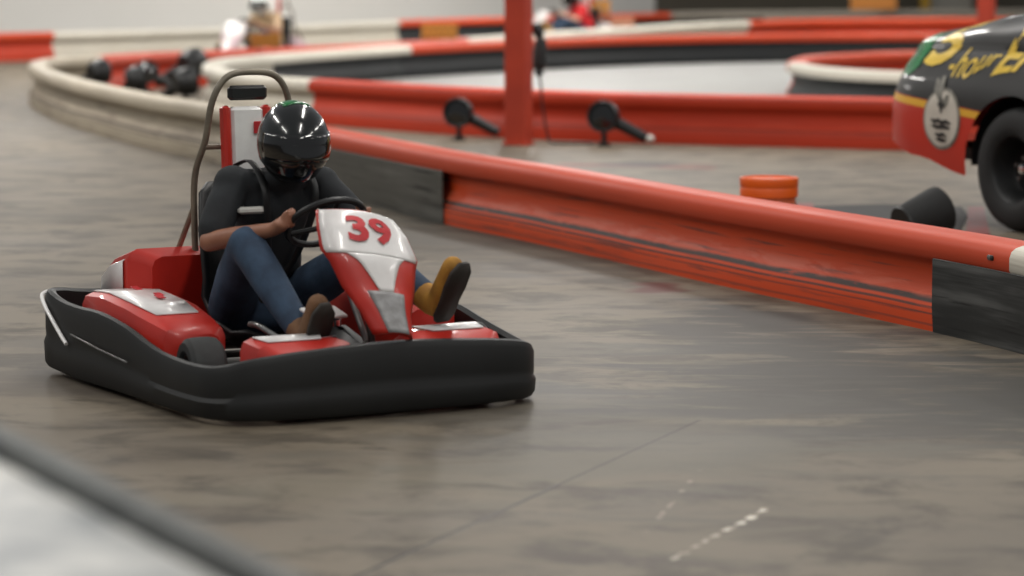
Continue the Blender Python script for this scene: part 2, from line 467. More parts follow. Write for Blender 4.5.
A = make_path([(1400, 472), (1150, 392), (1024, 354), (930, 331), (800, 303), (700, 281), (600, 258), (520, 240), (440, 223), (330, 195),
               (250, 173), (205, 159), (150, 147.5), (100, 134), (65, 123), (42, 113.5), (31, 106), (30, 100.5), (38, 96.5), (52, 94.5), (80, 93),
               (140, 88), (200, 85), (265, 81), (340, 77), (430, 70), (540, 60), (600, 55), (680, 48.5), (740, 45), (820, 42), (950, 41), (1120, 41)])
iA = lambda x, y: near_i(A, x, y)
i1005, i930, i445, i262, i80 = iA(1012, 350), iA(935, 331), iA(445, 223), iA(262, 173), iA(70, 92)
i455, i740 = iA(455, 68), iA(740, 45)
a1 = section(A, 0, i1005, M['bar_white_far'], M['cap_white'], 'track barrier with white top rail at right frame edge behind black rubber mat')
a2 = section(A, i1005, i262, M['bar_red'], M['cap_red'], 'long scuffed red track barrier running behind the front kart, nearest red one')
a3 = section(A, i262, i80, M['bar_white'], M['cap_dirty'], 'dirty cream track barrier bending round the hairpin at far left')
a4 = section(A, i80, i455, M['bar_red_far'], M['cap_pale'], 'red track barrier behind the black lamps inside the left hairpin')
a5 = section(A, i455, i740, M['bar_white_far'], M['cap_white'], 'cream distant track barrier right of the post, in front of red shirted driver')
a6 = section(A, i740, len(A)-1, M['bar_red_far'], M['cap_red'], 'red distant track barrier behind small round loop, continuing the cream barrier')
# rubber mats: finer path pieces so that their ends fall right
mat_panel(A, 0, i930, M['rubber_mat'], a1)['label'] = 'black scuffed rubber mat'
iml = iA(330, 190)
mat_panel(A, i445, iml+2, M['rubber_mat2'], a2)['label'] = 'grey worn rubber mat'
# bolts of the near joint
for k, (px, py, m) in enumerate(((990, 261, M['steel']), (998, 262, M['steel']), (1008, 266, M['darksteel']), (1013, 267, M['darksteel']))):
    q = P(px, 345)
    ii = near_i(A, px, 345); t = (A[ii+1]-A[ii-1]).normalized(); n = Vector((-t.y, t.x, 0))
    root = a2 if k < 2 else a1
    # project on the path segment
    s0 = (q-A[ii]).dot(t); c = A[ii]+t*s0+n*.127+Vector((0, 0, .405))
    bm_ = MB(); rot = n.to_track_quat('Z', 'Y').to_matrix()
    bm_.lathe([(.004, .0), (.013, .0), (.012, .006), (.004, .009)], c-root.location, rot, 12)
    bm_.build('bolt', m, root)

B = make_path([(1200, 156), (1060, 153.5), (930, 151), (800, 147.5), (700, 145), (600, 142), (505, 138), (440, 134), (400, 131), (312, 124), (270, 121), (235, 116),
               (212, 110), (203, 104), (208, 98), (225, 94), (260, 90), (300, 86), (380, 79), (398, 77.5), (505, 71), (600, 66), (700, 63), (800, 61.5), (930, 61), (1120, 61)])
iB = lambda x, y: near_i(B, x, y)
b312, b262, b398 = iB(312, 124), iB(262, 90), iB(398, 77.5)
section(B, 0, b312, M['bar_red'] if 0 else M['bar_red_far'], M['bar_red_far'], 'red track barrier standing behind the red post and floor lamps')
section(B, b312, b262, M['bar_white_far'], M['cap_white'], 'cream rounded tip of the inner barrier loop, above the front driver')
section(B, b262, b398, M['rubber_face'], M['cap_white'], 'black faced barrier with cream top rail left of the post')
section(B, b398, len(B)-1, M['rubber_face'], M['cap_red'], 'long black faced barrier with red top rail behind the bright floor')
D = make_path([(1060, 119), (905, 114), (850, 111), (812, 107), (792, 102.5), (787, 99), (792, 95), (806, 91.5), (850, 88), (911, 85), (1060, 82)])
iD = near_i(D, 789, 101)
section(D, 0, iD, M['rubber_face'], M['cap_white'], 'black faced loop barrier with white top rail left of race car')
section(D, iD, len(D)-1, M['bar_red_far'], M['cap_red'], 'red back of the small loop barrier left of race car')
Fp = make_path([(-250, 66), (-60, 63), (0, 61), (50, 59.5), (160, 56), (280, 50.5), (390, 44), (505, 39.5), (663, 33.5), (760, 31.5), (1024, 29), (1150, 28.5)])
iF = lambda x, y: near_i(Fp, x, y)
f50, f390, f663, f760 = iF(50, 59.5), iF(392, 44), iF(663, 33.5), iF(760, 31.5)
section(Fp, 0, f50, M['bar_red_far'], M['cap_red'], 'red barrier along the white wall at the left frame edge')
section(Fp, f50, f390, M['bar_white_far'], M['cap_white'], 'long cream barrier along the white wall behind the far left kart')
section(Fp, f390, f663, M['rubber_face'], M['cap_red'], 'farthest black faced barrier with red top rail, crossing behind the post')
section(Fp, f663, f760, M['rubber_face'], M['bar_grey'], 'short distant black faced barrier with grey top rail by the dark wall')
section(Fp, f760, len(Fp)-1, M['bar_grey'], M['bar_grey'], 'pale grey barrier along the foot of the dark wall')

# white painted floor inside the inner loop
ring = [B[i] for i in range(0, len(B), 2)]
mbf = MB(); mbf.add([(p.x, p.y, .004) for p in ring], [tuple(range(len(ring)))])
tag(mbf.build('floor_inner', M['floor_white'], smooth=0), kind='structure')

# foreground barrier, close to the camera
zt = .92
p0, p1 = P(-60, 407, zt), P(300, 592, zt)
dv = (p1-p0); Lf = dv.length; dv.normalize(); nv = Vector((-dv.y, dv.x, 0))   # nv points away from camera
if nv.y < 0: nv = -nv
ctr = (p0+p1)/2
fg = empty('spectator_barrier', (ctr.x, ctr.y, 0), math.atan2(dv.y, dv.x), 'blurred white topped barrier with grey edge in the bottom left foreground', 'barrier')
sgn = 1 if nv.dot(Vector((-math.sin(fg.rotation_euler.z), math.cos(fg.rotation_euler.z), 0))) > 0 else -1
m_ = MB(); m_.box((0, -sgn*.72, .44), (Lf*1.9, 1.45, .9), bev=.03); m_.build('white_block', M['fg_white'], fg)
m_ = MB(); rr = []
for xx in (-Lf*.95, Lf*.95):
    rr.append([Vector((xx, sgn*o_, z_)) for o_, z_ in ((.006, .80), (-.012, .895), (-.004, zt), (.04, zt), (.05, zt-.012), (.052, .80), (.04, .79), (.02, .79))])
m_.loft(rr); m_.build('edge_rail', M['fg_grey'], fg)

# ---------------------------------------------------------------- posts
def post(px, py, w, h, label):
    p = P(px, py)
    r = empty('steel_post', p, R(-27), label, 'post')
    m_ = MB(); m_.box((0, 0, h/2), (w, w*.82, h), bev=.05); m_.build('shaft', M['post_red'], r)
    m_ = MB(); m_.box((0, 0, .012), (w*1.12, w*1.0, .024), bev=.2); m_.build('base_plate', M['post_red'], r)
    return r
post(518.5, 145, .215, 5.5, 'thick red steel post standing left of picture centre')
post(985, 92, .2, 5.5, 'red steel post far behind the race car')
for px, lb in ((911, 'yellow bollard left of the pale door on dark wall'), (971, 'yellow bollard between the pale door and red post')):
    q = on_wall(px)+wn*.5; q.z = 0
    r = empty('bollard', q, 0, lb, 'bollard')
    m_ = MB(); m_.lathe([(.001, 0), (.14, 0), (.14, 1.5), (.12, 1.57), (.05, 1.6), (.001, 1.6)], n=20); m_.build('tube', M['yellow'], r)
    m_ = MB(); m_.lathe([(.14, 0), (.2, 0), (.2, .03), (.14, .03)], n=20); m_.build('base_flange', M['darksteel'], r)

# ---------------------------------------------------------------- hanging black cable unit beside the post
pp = P(541, 144)
r = empty('cable_unit', (pp.x, pp.y+.05, 0), 0, 'black cable unit hanging on the right side of the red post', 'cable unit')
m_ = MB(); m_.tube([(-.01, 0, .70), (-.012, 0, .74), (-.005, 0, .95), (0, 0, 1.0)], [.035, .068, .062, .04], 16); m_.build('housing', M['black'], r)
m_ = MB(); m_.tube([(0, 0, 1.0), (-.02, 0, 1.04), (-.05, 0, 1.09), (-.06, 0, 1.13)], [.03, .05, .055, .04], 14); m_.build('plug', M['black'], r)
m_ = MB(); m_.tube([(-.03, 0, .64), (-.02, 0, .67), (-.01, 0, .71)], [.02, .045, .03], 14); m_.build('socket', M['black'], r)
cp = crom([Vector(v) for v in ((-.02, 0, .66), (0, 0, .55), (.01, .01, .4), (.04, .0, .2), (.07, 0, .06), (.11, -.03, .012), (.3, -.1, .01), (.5, -.05, .01))], 6)
m_ = MB(); m_.tube(cp, .011, 8); m_.build('cable', M['black'], r)
m_ = MB(); m_.tube([(-.06, 0, 1.12), (-.1, 0, 1.14), (-.15, 0, 1.12)], .012, 8); m_.build('hook', M['darksteel'], r)

# ---------------------------------------------------------------- floor lamps (black round heads on a foot)
def floor_lamp():
    r = empty('floor_spotlight', (0, 0, 0), 0)
    rot = Vector((-.35, -.9, .1)).normalized().to_track_quat('Z', 'Y').to_matrix()
    m_ = MB(); c = Vector((0, 0, .27))
    m_.lathe([(.001, -.13), (.09, -.13), (.125, -.09), (.145, -.02), (.148, .06), (.142, .075), (.128, .07), (.118, .03), (.001, .02)], c, rot, 30)
    m_.build('lamp_head', M['black'], r)
    m_ = MB(); m_.lathe([(.001, .032), (.116, .032), (.112, .04), (.001, .05)], c, rot, 26); m_.build('lens', M['visor'], r)
    m_ = MB(); m_.tube([(0, .02, .14), (0, .02, .02)], [.022, .03], 12); m_.box((0, .01, .012), (.12, .16, .024), bev=.3); m_.build('foot', M['black'], r)
    m_ = MB(); m_.tube([(.06, .04, .24), (.2, .03, .17), (.33, .01, .1), (.39, 0, .075)], [.06, .055, .05, .045], 16); m_.build('arm', M['black'], r)
    return r
fl = floor_lamp(); fl.location = P(459, 140); fl.scale = (.98,)*3
tag(fl, 'black round floor lamp on the concrete left of the red post', 'floor lamp', 'floor lamps at the red barrier')
f2 = copy_tree(fl); f2.location = P(604, 146); f2.scale = (1.02,)*3
f2['label'] = 'black round floor lamp with a white tipped arm, right of the red post'
m_ = MB(); m_.ball((.42, -.01, .07), (.045, .03, .032)); m_.build('arm_tip', M['white'], f2)['label'] = 'white arm tip'

# dark round lamp can lying behind the near barrier
q = P(921, 243)
r = empty('lamp_can', q, 0, 'dark grey tapered can lying behind the near barrier below the race car', 'can')
rot = Vector((-.86, -.42, -.30)).normalized().to_track_quat('Z', 'Y').to_matrix()
c = Vector((0, 0, .16))
m_ = MB(); m_.lathe([(.001, -.17), (.13, -.17), (.148, -.155), (.15, -.12), (.118, .13), (.11, .145), (.1, .13), (.1, .1), (.001, .1)], c, rot, 32); m_.build('shell', M['tyre'], r)
m_ = MB(); m_.lathe([(.103, .12), (.116, .125), (.116, .15), (.103, .15)], c, rot, 28); m_.build('rim', M['black'], r)
m_ = MB(); m_.ball(c+rot @ Vector((.01, .03, .11)), (.03, .03, .02)); m_.build('socket', M['steel'], r)

# ---------------------------------------------------------------- orange bucket
q = P(768.5, 243)
r = empty('bucket', q, 0, 'orange bucket with lid standing behind the near red barrier', 'bucket')
H = .41
m_ = MB(); m_.lathe([(.001, 0), (.148, 0), (.15, .01), (.168, H-.10), (.001, H-.10)], n=36); m_.build('pail', M['bucket_pale'], r)
m_ = MB(); m_.lathe([(.168, H-.12), (.18, H-.118), (.181, H-.07), (.177, H-.06), (.181, H-.052), (.183, H-.01), (.179, H), (.168, H), (.162, H-.012), (.001, H-.012)], n=36); m_.build('lid', M['bucket'], r)
hp = [Vector((.17*math.cos(t), -.17*math.sin(t)-.02, H-.15-.12*math.sin(t))) for t in [math.pi*i/12 for i in range(13)]]
m_ = MB(); m_.tube(hp, .004, 8); m_.build('handle', M['steel'], r)
# dark mat strip on the floor behind the barrier
def floor_patch(name, pix, m, label, cat):
    m_ = MB(); vs = [P(a, b) for a, b in pix]; c = sum(vs, Vector())/len(vs)
    n = len(vs)
    m_.loft([[(v-c)+Vector((0, 0, 0.0005)) for v in vs], [(v-c)*.995+Vector((0, 0, .008)) for v in vs]])
    o = m_.build(name, m, smooth=0); o.location = c
    return tag(o, label, cat)
floor_patch('floor_mat', [(812, 207), (880, 205), (962, 208), (968, 216), (960, 232), (880, 226), (812, 216)], M['dark_cloth'], 'black flat mat on the floor behind the near barrier', 'mat')
floor_patch('floor_mat', [(700, 206), (812, 204), (815, 207), (811, 213), (760, 213)], M['red_cloth'], 'dark red flat mat on the floor beside the orange bucket', 'mat')
floor_patch('floor_mat', [(968, 208), (984, 208), (990, 236), (966, 238)], M['red_cloth'], 'dark red flat mat beside the race car tyre', 'mat')

# ---------------------------------------------------------------- black round lamps inside the left hairpin
def tyre_mesh(R_=.16, w=.2, hub=.075):
    h = w/2
    return [(hub, -h*.8), (hub+.02, -h), (R_*.86, -h), (R_*.97, -h*.78), (R_, -h*.4), (R_, h*.4), (R_*.97, h*.78), (R_*.86, h), (hub+.02, h), (hub, h*.8), (hub, -h*.8)]
for px, py, sz, rz, lb in ((100, 95.5, 1.12, 150, 'black round floor lamp standing alone at the left hairpin tip'),
        (137, 103, 1.08, 120, 'black round floor lamp, front one of the middle pair in the left hairpin'),
        (147, 94, 1.05, 35, 'black round floor lamp, rear one of the middle pair in the left hairpin'),
        (187, 108, 1.15, 140, 'black round floor lamp, lower of the right pair in the left hairpin'),
        (193, 91, 1.35, 160, 'black round floor lamp, upper of the right pair in the left hairpin')):
    o = copy_tree(fl); o.location = P(px, py); o.scale = (sz,)*3; o.rotation_euler = (0, 0, R(rz))
    tag(o, lb, 'floor lamp', 'floor lamps inside the left hairpin')

# ---------------------------------------------------------------- sign boards on the barriers
def board(px, py, zb, w, h, m, label, marks=True, rz=0, name='sign_board'):
    q = P(px, py); q.z = zb
    r = empty(name, q, rz, label, 'sign')
    m_ = MB(); m_.box((0, 0, h/2+.01), (w, .03, h), bev=.2); m_.build('board', m, r)
    for s in (-1, 1):
        m_ = MB(); m_.box((s*w*.32, 0, .008), (.05, .12, .016), bev=.2); m_.build('foot', M['darksteel'], r)
    return r
board(266.5, 81.2+1.2, .477, .41, .2, M['sign_ochre'], 'plain ochre sign board on the red barrier below the far left kart', False, R(-3))
board(439.5, 70.5, .477, .56, .24, M['sign_print'], 'ochre printed sign board on the barrier left of the post')
board(622, 53.3, .477, .44, .17, M['sign_pink'], 'faded brown board on cream barrier right of the red shirted driver', False)
board(600, 36.8, .477, .42, .32, M['sign_ochre'], 'ochre board on the farthest barrier behind the red shirted driver', False)
board(873, 30.6, .477, 1.08, .5, M['sign_print2'], 'wide orange printed board on the grey barrier at the dark wall')

# ---------------------------------------------------------------- people
def limb(mb, pts, rad, n=14):
    P_ = [Vector(p) for p in pts]
    # rounded ends
    mb.tube(P_, rad, n)
    for p, r_ in zip(P_, rad): mb.ball(p, r_, 14, 8)
def person(K, look, label, shirt, skin, helm, boots=('boot', 'boot'), legs=True, harness=False, helm_stripe=None, detail=True):
    """K: Matrix of the kart; figure built in kart coordinates (x forward, y left)."""
    hipF, hipZ = -.30, .27
    root_loc = K @ Vector((hipF, 0, .0))
    body = MB()
    head = Vector((.075, 0, .99)); neck = Vector((.0, 0, .88)); chest = Vector((-.11, 0, .72)); belly = Vector((-.22, 0, .5)); pel = Vector((hipF, 0, .30))
    shR, shL = Vector((-.09, -.19, .815)), Vector((-.06, .19, .80))
    elR, elL = Vector((-.0, -.335, .60)), Vector((.10, .33, .60))
    wrR, wrL = Vector((.285, -.19, .665)), Vector((.30, .19, .665))
    haR, haL = Vector((.355, -.165, .70)), Vector((.37, .165, .70))
    hpR, hpL = Vector((-.26, -.12, .30)), Vector((-.26, .12, .30))
    knR, knL = Vector((.19, -.26, .60)), Vector((.28, .22, .56))
    anR, anL = Vector((.60, -.22, .29)), Vector((.66, .30, .40))
    # --- skin body (one surface)
    limb(body, [pel, belly, chest], [.12, .115, .13]); body.ball(chest+Vector((0, 0, .04)), (.1, .17, .1))
    limb(body, [chest, neck, head+Vector((-.01, 0, -.04))], [.08, .058, .06])
    body.ball(head, (.098, .075, .118)); body.ball(head+Vector((.02, 0, -.06)), (.075, .055, .06))
    body.ball(head+Vector((.105, 0, -.02)), (.016, .014, .022)); body.ball(head+Vector((.088, 0, -.065)), (.016, .028, .012))
    for s in (-1, 1): body.ball(head+Vector((-.005, s*.078, -.01)), (.018, .01, .03))
    for sh, el, wr, ha, s in ((shR, elR, wrR, haR, -1), (shL, elL, wrL, haL, 1)):
        limb(body, [chest+Vector((0, s*.1, .08)), sh, (sh+el)/2, el], [.07, .055, .046, .04])
        limb(body, [el, el*.6+wr*.4, wr], [.041, .041, .028])
        limb(body, [wr, wr*.4+ha*.6], [.027, .03])
        d = (ha-wr).normalized(); up = Vector((0, 0, 1)); side = d.cross(up).normalized()
        palm = wr*.35+ha*.65
        body.ball(palm, (.04, .035, .022))
        for k in range(4):    # fingers closed round the wheel rim
            off = Vector((0, 0, .028-.018*k)); ln = (.9, 1.0, .95, .8)[k]
            a0 = palm+d*.02+off+side*(-s*.012)
            a1_ = a0+d*.042*ln+side*(s*-.006); a2_ = a1_+side*(s*.026)+d*.006; a3_ = a2_-d*.03*ln+side*(s*.008)
            limb(body, [a0, a1_, a2_, a3_], [.0095, .009, .0085, .0075], 8)
        limb(body, [palm+Vector((0, 0, .02)), palm+Vector((0, 0, .042))+side*s*.02, palm+Vector((0, 0, .045))+d*.03+side*s*.03], [.012, .0105, .009], 8)
    for hp, kn, an in ((hpR, knR, anR), (hpL, knL, anL)):
        limb(body, [hp, hp*.5+kn*.5, kn], [.075, .066, .05]); limb(body, [kn, kn*.7+an*.3, an], [.05, .05, .034])
        limb(body, [an, an+Vector((.05, 0, -.02))], [.034, .034])
    T = Matrix.Translation(-Vector((hipF, 0, 0)))
    def mk(mb, name, m, vox, parent=None, it=3):
        mb.v = [tuple(T @ Vector(v)) for v in mb.v]
        o = mb.build(name, m, parent, smooth=180)
        if vox: remesh(o, vox, it)
        return o
    bo = mk(body, 'person', skin, .0075 if detail else .012)
    bo.matrix_world = Matrix.Identity(4)
    bo.location = K @ Vector((hipF, 0, 0)); bo.rotation_euler = K.to_euler(); bo.scale = K.to_scale()
    tag(bo, label, 'person')
    # --- shirt
    s_ = MB()
    limb(s_, [pel+Vector((0, 0, .02)), belly, chest], [.145, .14, .15]); s_.ball(chest+Vector((-.01, 0, .03)), (.13, .205, .13))
    s_.ball(belly+Vector((.01, 0, 0)), (.14, .165, .14)); s_.ball(neck+Vector((-.03, 0, -.05)), (.09, .12, .05))
    for sh, el, s in ((shR, elR, -1), (shL, elL, 1)):
        limb(s_, [chest+Vector((0, s*.08, .06)), sh, sh*.6+el*.4, sh*.22+el*.78], [.09, .08, .074, .068])
    mk(s_, 'shirt', shirt, .011, bo, 4)
    # --- jeans
    j = MB()
    j.ball(pel+Vector((.02, 0, -.02)), (.15, .18, .11))
    for hp, kn, an in ((hpR, knR, anR), (hpL, knL, anL)):
        limb(j, [hp, hp*.5+kn*.5, kn], [.1, .094, .075]); limb(j, [kn, kn*.65+an*.35, kn*.3+an*.7, kn*.08+an*.92], [.074, .072, .062, .056])
    mk(j, 'jeans', M['jeans'], .012, bo, 3)
    # --- boots
    for (an, kn, bm, s) in ((anR, knR, boots[0], -1), (anL, knL, boots[1], 1)):
        d = (an-kn).normalized(); fw = Vector((.55, s*.05, .83)).normalized()
        heel = an+d*.05
        b = MB(); limb(b, [an-d*.03, an+d*.02, heel], [.056, .056, .05]); limb(b, [heel, heel+fw*.09, heel+fw*.19], [.05, .048, .042])
        mk(b, 'boot', M[bm], .009, bo, 3)
        so = MB(); n_ = d
        rg = []
        for q, w in ((-.05, .03), (-.02, .045), (.05, .042), (.12, .05), (.19, .046), (.235, .02)):
            cc = heel+fw*q+d*.047; sd = fw.cross(d).normalized()
            rg.append([cc+sd*w-d*.008, cc-sd*w-d*.008, cc-sd*w+d*.012, cc+sd*w+d*.012])
        so.loft(rg); mk(so, 'boot_sole', M['sole'], None, bo)
    # --- helmet
    yaw, tilt = look
    HR = Matrix.Rotation(yaw, 3, 'Z') @ Matrix.Rotation(tilt, 3, 'Y')
    hc = head+Vector((0, 0, -.005))
    hm = MB(); n, m = 36, 20; rings = []
    for i in range(m+1):
        th = math.pi*(.015+.83*i/m)
        ring = []
        for jx in range(n):
            a = 2*math.pi*jx/n
            x = math.sin(th)*math.cos(a); y = math.sin(th)*math.sin(a); z = math.cos(th)
            rx = .178 if x > 0 else .172
            chin = max(0, x)*max(0, -z)*.35
            q = Vector((x*rx*(1+chin), y*.142, z*.168))
            if z < -.45: q.x *= .96; q.y *= .95
            ring.append(hc+HR @ q)
        rings.append(ring)
    hm.loft(rings)
    ho = mk(hm, 'helmet', helm, None, bo); ho['label'] = 'full face helmet'
    vz = MB(); rings = []
    for i in range(9):
        z = -.32+.62*i/8; ring = []
        for jx in range(25):
            a = R(-80)+R(160)*jx/24
            c_ = math.sqrt(max(0, 1-z*z)); x = c_*math.cos(a); y = c_*math.sin(a)
            chin = max(0, x)*max(0, -z)*.35
            ring.append(hc+HR @ (Vector((x*.178*(1+chin), y*.142, z*.168))*1.025))
        rings.append(ring)
    vz.loft(rings, closed=False, cap=False)
    vo = mk(vz, 'visor', M['visor'], None, ho)
    md = vo.modifiers.new('Solidify', 'SOLIDIFY'); md.thickness = .004
    if helm_stripe:
        st = MB(); rings = []
        for i in range(17):
            th = R(-125)+R(140)*i/16; ring = []
            for jx in range(7):
                w = (-1+2*jx/6)*.40
                x = math.sin(th)*math.cos(w); z = math.cos(th)*math.cos(w); y = math.sin(w)
                rx = .178 if x > 0 else .172
                ring.append(hc+HR @ (Vector((x*rx, y*.142, z*.168))*1.018))
            rings.append(ring)
        st.loft(rings, closed=False, cap=False); so_ = mk(st, 'helmet_stripe', helm_stripe, None, ho)
        so_['label'] = 'glossy green crest stripe'
        md = so_.modifiers.new('Solidify', 'SOLIDIFY'); md.thickness = .003
    return bo

# ---------------------------------------------------------------- karts
def kart_bumper_outline():
    """wrap-round bumper, kart coordinates, clockwise from rear right; returns (F, L, ztop, zbottom)"""
    hp = [(-.92, 0, .31, .07), (-.92, -.45, .32, .06), (-.91, -.62, .335, .06), (-.86, -.70, .335, .06), (-.70, -.715, .31, .055), (-.50, -.72, .30, .05),
          (-.25, -.72, .30, .05), (0, -.72, .275, .05), (.2, -.72, .235, .05), (.38, -.72, .21, .05), (.62, -.72, .20, .05), (.80, -.69, .205, .05), (.91, -.58, .235, .05),
          (.955, -.35, .26, .05), (.965, 0, .275, .05)]
    v = [Vector(p+(0,)[:0]) if 0 else p for p in hp]
    hp = [(a, b, c+.015, d-.03) for a, b, c, d in hp]
    full = hp+[(a, -b, c, d) for a, b, c, d in hp[-2::-1]]
    full = [(a, b, c+(.065*max(0, 1-abs(a-.25)/.5) if b > .5 else 0), d) for a, b, c, d in full]
    return full
def crom4(pts, n):
    out = []; N = len(pts)
    for i in range(N-1):
        q = [pts[max(i-1, 0)], pts[i], pts[i+1], pts[min(i+2, N-1)]]
        for k in range(n):
            t = k/n
            out.append(tuple(.5*(2*q[1][c]+(q[2][c]-q[0][c])*t+(2*q[0][c]-5*q[1][c]+4*q[2][c]-q[3][c])*t*t+(3*q[1][c]-q[0][c]-3*q[2][c]+q[3][c])*t**3) for c in range(len(pts[0]))))
    out.append(tuple(pts[-1])); return out
def wheel(parent, F, L, rad, w, steer=0.0):
    e = empty('wheel', (F, L, rad), steer); e.parent = parent; 
    m_ = MB(); rx = Matrix.Rotation(R(90), 3, 'X')
    m_.lathe(tyre_mesh(rad, w, rad*.5), (0, 0, 0), rx, 30, cap=False); m_.build('tyre', M['tyre_grey'], e)
    m_ = MB(); m_.lathe([(.001, -w*.2), (rad*.3, -w*.2), (rad*.5, -w*.42), (rad*.52, -w*.42), (rad*.52, w*.42), (rad*.5, w*.42), (rad*.3, w*.2), (.001, w*.2)], (0, 0, 0), rx, 24); m_.build('rim', M['steel'], e)
    return e
def pod(mb, st, mi_top=0):
    """stations of (F, Lmin, Lmax, zbot, ztop)"""
    rings = []
    for F, a, b, z0, z1 in st:
        w = b-a; k = min(.045, w*.3, (z1-z0)*.4)
        rings.append([Vector((F, a, z0)), Vector((F, b, z0)), Vector((F, b, z1-k)), Vector((F, b-k*.3, z1-k*.3)), Vector((F, b-k, z1)), Vector((F, a+k, z1)), Vector((F, a+k*.3, z1-k*.3)), Vector((F, a, z1-k))])
    mb.loft(rings); return mb
def make_kart(loc, rz, label, number=None, main=M['kart_red'], second=M['kart_white'], scale=1.0, full=True):
    k = empty('go_kart', loc, rz, label, 'go kart'); k.scale = (scale,)*3
    # chassis
    m_ = MB()
    for s in (-1, 1):
        m_.tube([(-.78, s*.3, .08), (-.3, s*.33, .07), (.3, s*.28, .07), (.82, s*.24, .08)], .016, 10)
    for F in (-.78, -.45, .1, .45, .82): m_.tube([(F, -.32, .08), (F, .32, .08)], .015, 10)
    m_.tube([(-.55, -.6, .14), (-.55, .6, .14)], .02, 12); m_.tube([(.6, -.5, .13), (.6, .5, .13)], .015, 10)
    m_.build('chassis_frame', M['darksteel'], k)
    m_ = MB(); m_.box((.42, 0, .062), (.9, .52, .006), bev=.3); m_.build('floor_tray', M['steel'], k)
    # wrap round bumper
    ol = crom4(kart_bumper_outline(), 6); N = len(ol); rings = []
    for i, (F, L, zt_, zb) in enumerate(ol):
        a, b = ol[(i-1) % (N-1)], ol[(i+1) % (N-1)]
        if i == 0: a = (F, 1, 0, 0); b = (F, -1, 0, 0)
        if i == N-1: a = (F, 1, 0, 0); b = (F, -1, 0, 0)
        t = Vector((b[0]-a[0], b[1]-a[1], 0)).normalized(); nn = Vector((t.y, -t.x, 0))
        c = Vector((F, L, 0))
        if nn.dot(c) < 0: nn = -nn
        th = .05
        hh = zt_-zb
        prof = [(-th, zb+.01), (-.012, zb), (0, zb+.018), (.004, zb+hh*.32), (-.006, zb+hh*.40), (-.004, zb+hh*.5), (-.004, zt_-.03), (-.014, zt_-.006), (-.03, zt_), (-th, zt_-.012)]
        rings.append([c+nn*o_+Vector((0, 0, z_)) for o_, z_ in prof])
    m_ = MB(); m_.loft(rings, cap=False); m_.build('bumper', M['blackkart'], k)
    # pale edge strip on rear corner
    if full:
        m_ = MB()
        pts = [(-.915, -.64, .337), (-.88, -.70, .325), (-.80, -.722, .29), (-.70, -.726, .235), (-.60, -.727, .18), (-.55, -.727, .155)]
        m_.tube(crom([Vector(p) for p in pts], 4), .0085, 8); m_.build('edge_strip', M['kart_white'], k)
        m_ = MB(); m_.tube([(-.5, -.727, .20), (-.2, -.732, .175), (.1, -.732, .155)], .004, 8); m_.build('rub_line', M['steel'], k)
    # wheels
    wheel(k, .42, -.56, .14, .14, R(-8)); wheel(k, .50, .56, .14, .14, R(-8)); wheel(k, -.55, -.53, .14, .2); wheel(k, -.55, .53, .14, .2)
    # side pods
    for s in (-1, 1):
        st = [(-.62, .43, .60, .13, .30), (-.56, .38, .65, .12, .36), (-.35, .34, .67, .1, .375), (-.1, .34, .67, .1, .355), (.1, .36, .66, .1, .335 if s > 0 else .325), (.24, .38, .64, .1, .34 if s > 0 else .30), (.27, .41, .60, .12, .31 if s > 0 else .27)]
        m_ = MB(); pod(m_, [(F, s*a if s > 0 else -b, s*b if s > 0 else -a, z0, z1) for F, a, b, z0, z1 in st])
        p_ = m_.build('side_pod', main, k)
        # white top sticker
        m_ = MB(); rr = []
        for F, a, b, z1 in ((-.56, .43, .60, .366), (-.35, .40, .62, .379), (-.1, .40, .62, .359), (.08, .42, .60, .332)):
            rr.append([Vector((F, s*a, z1)), Vector((F, s*b, z1))])
        m_.loft(rr, closed=False, cap=False); m_.build('pod_sticker', second, p_, thick=.004)
        if full and s < 0:
            m_ = MB()
            for (F, L, w_) in ((-.42, -.47, .07), (-.30, -.52, .09), (-.16, -.48, .06), (-.24, -.45, .05)):
                m_.box((F, L, .382 if F < -.3 else .374), (w_, .03, .003), Matrix.Rotation(.1, 3, 'Y'), .2)
            m_.build('sticker_print', M['ink_red'], p_)
    # engine cover at the rear
    m_ = MB(); pod(m_, [(-.88, -.40, .18, .2, .36), (-.82, -.46, .20, .16, .42), (-.68, -.47, .20, .14, .49), (-.54, -.46, .18, .16, .53), (-.47, -.38, .14, .2, .50)])
    ec = m_.build('engine_cover', main, k)
    m_ = MB(); rr = []
    for F, L_, za, zb_ in ((-.85, -.438, .29, .36), (-.80, -.468, .30, .40), (-.68, -.477, .32, .46), (-.57, -.469, .34, .49)): rr.append([Vector((F, L_, za)), Vector((F, L_, zb_-.01)), Vector((F, L_+.06, zb_+.02))])
    m_.loft(rr, closed=False, cap=False); m_.build('cover_sticker', second, ec, thick=.004)
    # seat
    m_ = MB(); rr = []
    for F, z, w_, d_ in ((.02, .2, .19, .03), (-.1, .13, .2, .06), (-.25, .12, .21, .09), (-.36, .2, .215, .12), (-.42, .38, .22, .13), (-.46, .6, .215, .1), (-.48, .76, .18, .05), (-.485, .80, .13, .02)):
        t = Vector((0, 0, 0))
        ring = []
        for q in range(13):
            u = -1+2*q/12
            # shell cross section wraps forward/up at the sides
            wrap = abs(u)**2.2*d_
            vert = max(0, min(1, (z-.14)/.3))
            ring.append(Vector((F+wrap*vert*1.1, u*w_, z+wrap*(1-vert)*1.5)))
        rr.append(ring)
    m_.loft(rr, closed=False, cap=False); so = m_.build('seat', M['seat'], k, smooth=60, thick=.02)
    # steering
    cw = Vector((.36, 0, .69)); ax = Vector((.62, 0, -.78)).normalized()
    rot = (-ax).to_track_quat('Z', 'Y').to_matrix()
